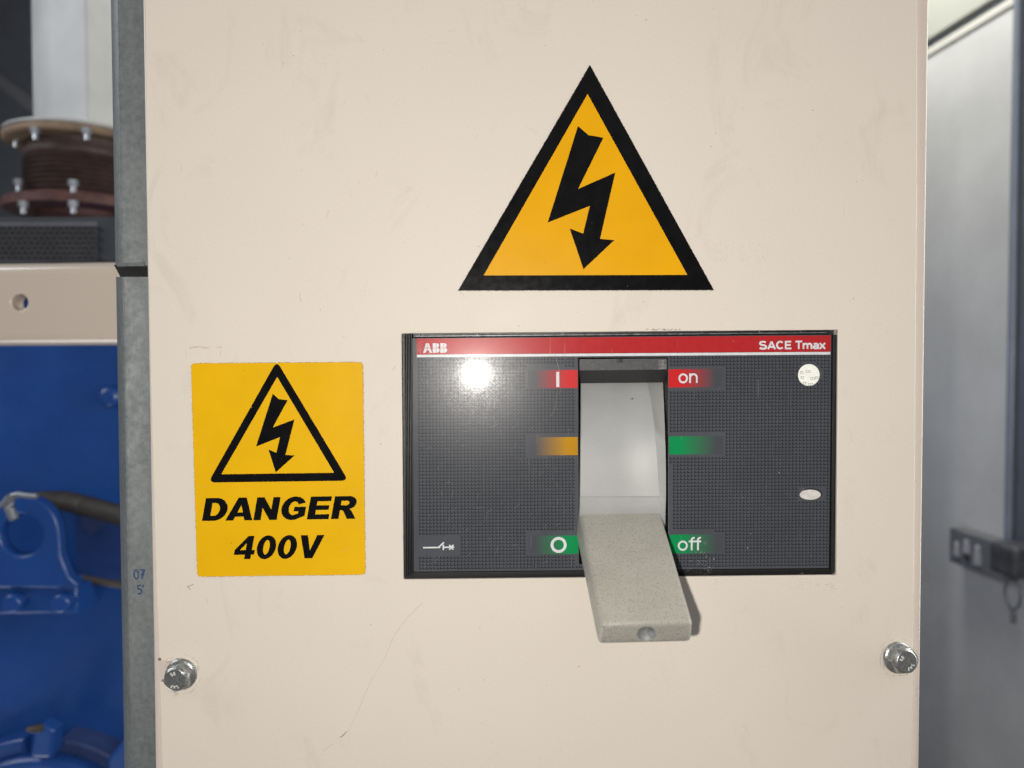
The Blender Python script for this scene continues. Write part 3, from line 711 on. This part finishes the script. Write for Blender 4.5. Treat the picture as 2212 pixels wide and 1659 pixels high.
pen(b, '07', *W0.p(289, 1252, gy), .0054, .0008, gy, None, R(4)); pen(b, "5'", *W0.p(297, 1284, gy), .0050, .0008, gy, None, R(6))
b.build('handwriting', M_INK, po)

# ------------------------------------------------------------------ left background: generating set
bw = MB(); bw.box(-3.6, 1.6, 3.3, 3.35, -1.8, 2.2); struct(bw.build('back_wall', M_BACK))
b = MB(); b.tube([W0.P(-60, 130, 1.9), W0.P(40, 205, 1.7), W0.P(110, 262, 1.55)], .02, 10); tag(b.build('roof_rail', simple('rail_paint', (.10, .105, .11), .6)), 'dim sloping rail in the dark behind the white duct', 'rail')
# cream beam
BY = .24; bf = Frame(W0.P(120, 747, BY))
bb = MB(); o = bf.M.translation
top = 566; L = [(-220, 748.5), (300, 745), (300, 563), (-220, 569)]
beam = [bf.p(x, z, 0) for x, z in L]
hc = bf.p(42, 653); rr_ = .0069
bb.plate(beam, [circle(hc[0], hc[1], rr_, 36)], 0, .016, .010, 8, hf=.0012)
tag(bb.build('cross_beam', M_BEAM, None, bf), 'cream painted steel cross beam with one round bolt hole at the left', 'steel beam')
b = MB();
# exhaust: white square duct on a rusty flanged bellows
EYD = .75; ex = thing('exhaust_stack', 'white square exhaust duct standing on a rusty round flanged bellows', 'exhaust duct', Frame(W0.P(180, 462, EYD)))
EF = Frame(W0.P(180, 462, EYD)); s_ = (EYD + .4) / FOC   # metres per pixel there
zf = lambda py: EF.p(180, py, -.095)[1]
b = MB(); hw = 84 * s_
dl_, df_, dr_ = (EF.p(x, 200, y)[0] for x, y in ((62, .03), (186, -.06), (285, .02)))
cs = rounded([(dl_, .03), ((dl_ + df_) / 2 - .010, -.034), (df_, -.06), (dr_, .02), (.02, .11)], [.03, .09, .004, .03, .03], 8)
rows = [zf(255), zf(-120)]
vs = [(x, y, z) for z in rows for x, y in cs]; n = len(cs); b.add(vs, [(i, (i + 1) % n, n + (i + 1) % n, n + i) for i in range(n)], True)
fixn(b.build('duct', M_DUCT, ex))
b = MB(); b.tube([(df_, -.0575, rows[0]), (df_, -.0575, rows[1])], .0028, 8); b.build('weld_seam', M_DUCT, ex)
def disc(r, z0, z1, f=.004): return [(0, z1), (r - f, z1), (r, z1 - f), (r, z0 + f), (r - f, z0), (0, z0)]
Rf = 146 * s_
b = MB(); b.lathe((0, 0, 0), disc(Rf, zf(280), zf(262), .003)); uf = fixn(b.build('upper_flange', M_RUSTL, ex))
b = MB(); b.lathe((0, 0, 0), disc(Rf * .99, zf(262), zf(252.5), .004)); fixn(b.build('flange_rim', M_DUCT, ex))
prof = [(Rf * .74, zf(280)), (Rf * .72, zf(290)), (Rf * .75, zf(300))]
for k in range(8): prof += [(Rf * .76, zf(312 + k * 11.5)), (Rf * .70, zf(317.5 + k * 11.5))]
prof += [(Rf * .73, zf(402)), (Rf * .75, zf(412))]
b = MB(); b.lathe((0, 0, 0), prof); fixn(b.build('bellows', M_RUST, ex, None, 70))
b = MB(); b.lathe((0, 0, 0), [(0, zf(405)), (Rf * .8, zf(405)), (Rf * .98, zf(411)), (Rf * 1.02, zf(418)), (Rf * 1.01, zf(434)), (Rf * .96, zf(437)), (Rf * .62, zf(437)), (Rf * .60, zf(475)), (0, zf(475))]); lf = fixn(b.build('lower_flange', M_RUSTR, ex))
def nut(px, py, par, rad, y):
    m = MB(); q = EF.p(px, py, y); m.tube([(q[0], y, q[1] + rad * 1.1), (q[0], y, q[1] - rad * .2)], rad, 6); m.tube([(q[0] + rad * .1, y, q[1] - rad * .2), (q[0] + rad * .1, y, q[1] - rad * 1.6)], rad * .6, 8); m.build('flange_nut', M_STEEL, par)
for px, py, y in ((34, 303, -.045), (76, 286, -.10), (187, 287, -.115)): nut(px, py, uf, 8.8 * s_, y)
for px, py, y in ((40, 398, -.07), (158, 400, -.12), (50, 446, -.115), (158, 445, -.135)): nut(px, py, lf, 9 * s_, y)
# dark radiator guard with its perforated panel
gr = thing('radiator_guard', 'dark steel radiator guard with perforated panel under the rusty flange', 'grille')
GD = .36
b = MB(); b.box(*[W0.p(-150, 0, GD)[0], W0.p(330, 0, GD)[0]], GD + .012, GD + .05, W0.p(0, 640, GD)[1], W0.p(0, 464, GD)[1]); b.build('guard_plate', M_DARK, gr)
b = MB(); x = -120; gx = []
for r in range(7):
    z = 488 + r * 11
    for c in range(21):
        x0 = -90 + c * 14 + (r % 2) * 7
        if x0 > 196: continue
        q = W0.p(x0, z + 3.4, GD); q2 = W0.p(x0 + 11, z - 3.2, GD); b.box(q[0], q2[0], GD + .0095, GD + .0115, q[1], q2[1])
b.build('dark_hole_blocks', M_HOLE, gr);  # raised dark blocks in place of holes, their shade painted in
b = MB(); b.plate(W0.poly([(-150, 480), (208, 478), (208, 566), (-150, 568)], GD + .0105), (), GD + .0118, .002); b.build('perforated_panel', M_GRILLE, gr)
# blue alternator housing
AY = .46; al = thing('alternator_housing', 'large blue painted engine and alternator casing below the cream beam', 'generator')
AP = lambda px, py, y=AY: W0.p(px, py, y)
b = MB(); x0 = AP(-260, 0)[0]; x1 = AP(420, 0)[0]; b.plate([(x0, AP(0, 1800)[1]), (x1, AP(0, 1800)[1]), (x1, AP(0, 615)[1]), (x0, AP(0, 615)[1])], (), AY, 2.6, .004)
b.build('casing', M_BLUE, al)
def boss(name, px, py, r, y0, h, mat, par, fil=.003):
    c = W0.p(px, py, y0 - h); k = (y0 - h + .4) / FOC; m = MB(); m.plate(circle(c[0], c[1], r * k, 32), (), y0 - h, h, fil); return m.build(name, mat, par)
boss('round_boss', 232, 858, 24, AY, .022, M_BLUE, al, .006)
# lifting bracket: eye plate on a bolted foot
LY = AY - .055
eye = [(-140, 1268), (-120, 1130)] + [(45 + 82 * math.cos(R(t)), 1155 - 84 * math.sin(R(t))) for t in range(170, -1, -10)] + [(130, 1200), (148, 1245), (168, 1262), (166, 1272)]
c = W0.p(45, 1156, LY); k = (LY + .4) / FOC
b = MB(); b.plate(W0.poly(eye, LY), [circle(c[0], c[1], 46 * k, 40)], LY, .012, .003, 4)
lb = b.build('lifting_bracket', M_BLUE, al)
b = MB(); b.plate(W0.poly([(-160, 1272), (166, 1268), (166, 1327), (-160, 1330)], LY + .01), (), LY + .01, .045, .004, 3); b.build('bracket_foot', M_BLUE, lb)
b = MB(); b.plate(W0.poly([(-160, 1252), (154, 1250), (158, 1272), (-160, 1274)], LY + .003), (), LY + .003, .02, .004, 3); b.build('bracket_rib', M_BLUE, lb)
for px in (22, 128):
    m = boss('bracket_bolt', px, 1306, 21, LY + .012, .016, M_BLUE, lb, .003)
# recessed cooling bay to the right of the bracket
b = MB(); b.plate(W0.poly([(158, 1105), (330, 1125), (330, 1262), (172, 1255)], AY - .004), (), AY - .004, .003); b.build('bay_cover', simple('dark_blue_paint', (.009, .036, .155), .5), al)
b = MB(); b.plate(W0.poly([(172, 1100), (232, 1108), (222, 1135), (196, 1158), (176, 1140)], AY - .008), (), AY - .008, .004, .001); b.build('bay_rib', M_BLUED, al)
# ribbed end ring at the bottom
cc = AP(72, 1900, AY - .05); k = (AY - .05 + .4) / FOC
def ringp(ri, ro, a0, a1): 
    o_ = [(cc[0] + ro * k * math.cos(R(t)), cc[1] + ro * k * math.sin(R(t))) for t in range(a0, a1 + 1, 3)]
    i_ = [(cc[0] + ri * k * math.cos(R(t)), cc[1] + ri * k * math.sin(R(t))) for t in range(a1, a0 - 1, -3)]
    return o_ + i_
b = MB(); b.plate(ringp(262, 300, 97, 139), (), AY - .035, .03, .004, 4); b.plate(ringp(200, 264, 20, 160), (), AY - .045, .04, .008, 4); b.build('end_ring', M_BLUE, al)
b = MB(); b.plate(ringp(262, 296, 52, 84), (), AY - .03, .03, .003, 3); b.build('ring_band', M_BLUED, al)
b = MB(); b.plate(rounded(W0.poly([(62, 1640), (72, 1578), (90, 1563), (116, 1578), (112, 1640)], AY - .05), .006, 4), (), AY - .05, .018, .004, 3); b.build('ring_lug', M_BLUE, al)
b = MB(); b.plate(W0.poly([(232, 1640), (262, 1604), (330, 1590), (330, 1700), (232, 1700)], AY - .05), (), AY - .05, .05, .004, 3); b.build('corner_web', M_BLUE, al)
gz = W0.P(87, 1573, AY - .07); b = MB(); b.tube([gz, gz + Vector((-.001, -.010, .004)), gz + Vector((-.002, -.017, .007))], [.0045, .004, .0022], 8); b.build('grease_nipple', M_BRASS, al)
# corrugated hose, thin cable, wire hook
b = MB(); HY = AY - .03
ctr = [(40, 1072), (95, 1073), (150, 1083), (200, 1096), (260, 1112), (330, 1128)]
pts = []; rad = []
N = 130
for i in range(N):
    t = i / (N - 1) * (len(ctr) - 1); j = min(int(t), len(ctr) - 2); f = t - j
    x = ctr[j][0] * (1 - f) + ctr[j + 1][0] * f; z = ctr[j][1] * (1 - f) + ctr[j + 1][1] * f
    g = i / (N - 1); base = 5 + 17 * min(1, max(0, (x - 40) / 100))
    pts.append(W0.P(x, z + (1 if x > 40 else 0), HY + .02 - .02 * min(1, g * 2))); rad.append((base * (1.0 if i % 2 else .90)) * (HY + .4) / FOC)
b.tube(pts, rad, 14); tag(b.build('corrugated_hose', M_HOSE), 'dark ribbed rubber hose running behind the blue lifting bracket', 'hose')
b = MB(); b.tube([W0.P(150, 1243, AY - .012), W0.P(190, 1252, AY - .014), W0.P(250, 1262, AY - .012), W0.P(330, 1276, AY - .01)], .0042, 8)
tag(b.build('thin_cable', simple('brown_cable', (.06, .05, .045), .5)), 'thin brown cable low on the blue casing behind the post', 'cable')
b = MB(); hk = [(-60, 1112), (-10, 1096), (8, 1088), (20, 1073), (38, 1068), (62, 1071), (80, 1072)]
b.tube([W0.P(x, z, LY - .012) for x, z in hk], .0030, 8); b.tube([W0.P(x, z, LY - .013) for x, z in ((26, 1070), (20, 1082), (20, 1098), (26, 1112), (32, 1122))], .0048, 8)
tag(b.build('wire_hook', simple('grey_wire', (.20, .215, .24), .4, .4)), 'bent grey wire hooked over the blue lifting bracket', 'wire hook')

# ------------------------------------------------------------------ right background: side wall with door edge, conduit and socket
d = FWD + Vector(((902 - 1106) / FOC, 0, 0)); yaw = math.atan2(-d.y, -d.x)
P0 = EYE + (FWD + Vector(((2180 - 1106) / FOC, 0, 0))) * 1.55
WF = Frame((P0.x, P0.y, 0), yaw)
wp = WF.p
zA = wp(2080, 38)[1]; zB = wp(2080, 62)[1]; zC = wp(2080, 84)[1]
X0 = wp(1960, 500)[0] - .6; X1 = wp(2212, 500)[0] + .25
b = MB(); b.box(X0, X1, .012, .05, -1.6, 1.6); struct(b.build('side_wall', M_WALL, None, WF))
up = MB(); up.plate([(X0, zA), (X1, zA), (X1, zA + .8), (X0, zA + .8)], (), 0, .011, .003); struct(up.build('upper_wall', M_WALL, None, WF))
dr = thing('side_door', 'pale grey painted side door with dark gasket along its top edge', 'door', WF)
xr = wp(2196, 600)[0]
b = MB(); b.plate([(X0 + .01, -1.5), (xr + .2, -1.5), (xr + .2, zC), (X0 + .01, zC)], (), -.004, .012, .003); b.build('door_leaf', M_DOORW, dr)
b = MB(); b.plate([(X0 + .01, zC + .0015), (xr, zC + .0015), (xr, zB), (X0 + .01, zB)], (), -.008, .016, .006, 4); b.build('edge_trim', M_TRIM, dr)
b = MB(); b.plate([(X0 + .01, zB + .0015), (xr + .2, zB + .0015), (xr + .2, zA - .0015), (X0 + .01, zA - .0015)], (), .006, .005, .002); b.build('gasket', M_SEALR, dr)
cdt = thing('conduit', 'vertical grey conduit running down to the wall socket', 'conduit', WF)
xc = wp(2192, 600, -.026)[0]; rc = .0105
b = MB(); b.tube([(xc, -.026, wp(2187, 1178)[1]), (xc, -.026, zB + .3)], rc, 20); b.build('tube', M_COND, cdt)
b = MB(); b.box(wp(2205, 600, -.035)[0], wp(2205, 600, -.035)[0] + .03, -.035, -.006, wp(2187, 1185)[1], 1.2); b.build('channel', M_CHAN, cdt)
so = thing('wall_socket', 'blurred grey metal double wall socket with white rockers on the side door', 'wall socket', WF)
xs0 = wp(2050, 1170, -.04)[0]; xs1 = wp(2165, 1190, -.04)[0]; zs1 = wp(2050, 1138, -.04)[1]; zs0 = wp(2050, 1213, -.04)[1]
b = MB(); b.plate([(xs0, zs0), (xs1, zs0), (xs1, zs1), (xs0, zs1)], (), -.040, .036, .004); b.build('socket_box', M_SOCK, so)
for px, py, ww, hh in ((2069, 1186, 7, 15), (2090, 1181, 8, 14), (2114, 1200, 8, 20)):
    q = wp(px, py, -.04); k = 1.65 / FOC; b = MB(); b.plate([(q[0] - ww * k * 1.1, q[1] - hh * k), (q[0] + ww * k * 1.1, q[1] - hh * k), (q[0] + ww * k * .7, q[1] + hh * k), (q[0] - ww * k * .7, q[1] + hh * k)], (), -.046, .006, .002); b.build('rocker', M_ROCK, so)
b = MB(); q = wp(2090, 1205, -.04); b.plate(circle(q[0], q[1], .007, 14), (), -.043, .003); b.build('outlet_hole', M_PLUG, so)
pg = thing('mains_plug', 'black plug in the wall socket with a thin cord loop hanging', 'plug', WF)
xp0 = wp(2140, 1200, -.08)[0]; xp1 = wp(2200, 1200, -.08)[0]; zp1 = wp(2160, 1172, -.08)[1]; zp0 = wp(2160, 1240, -.08)[1]
b = MB(); b.plate(rounded([(xp0, zp0), (xp1, zp0), (xp1, zp1), (xp0, zp1)], .01, 4), (), -.085, .044, .008); b.build('plug_body', M_PLUG, pg)
k = 1.6 / FOC; c = wp(2192, 1284, -.05); b = MB()
b.tube([(c[0] + 20 * k * math.sin(t) * (1 + .0 * t), -.055, c[1] + 30 * k * math.cos(t)) for t in [i * 2 * math.pi / 24 for i in range(25)]], .0028, 8)
b.tube([(c[0], -.055, c[1] - 29 * k), (c[0] + .004, -.055, c[1] - 44 * k), (c[0] + .003, -.055, c[1] - 56 * k)], .005, 8); b.build('cord', M_SOCK, pg)
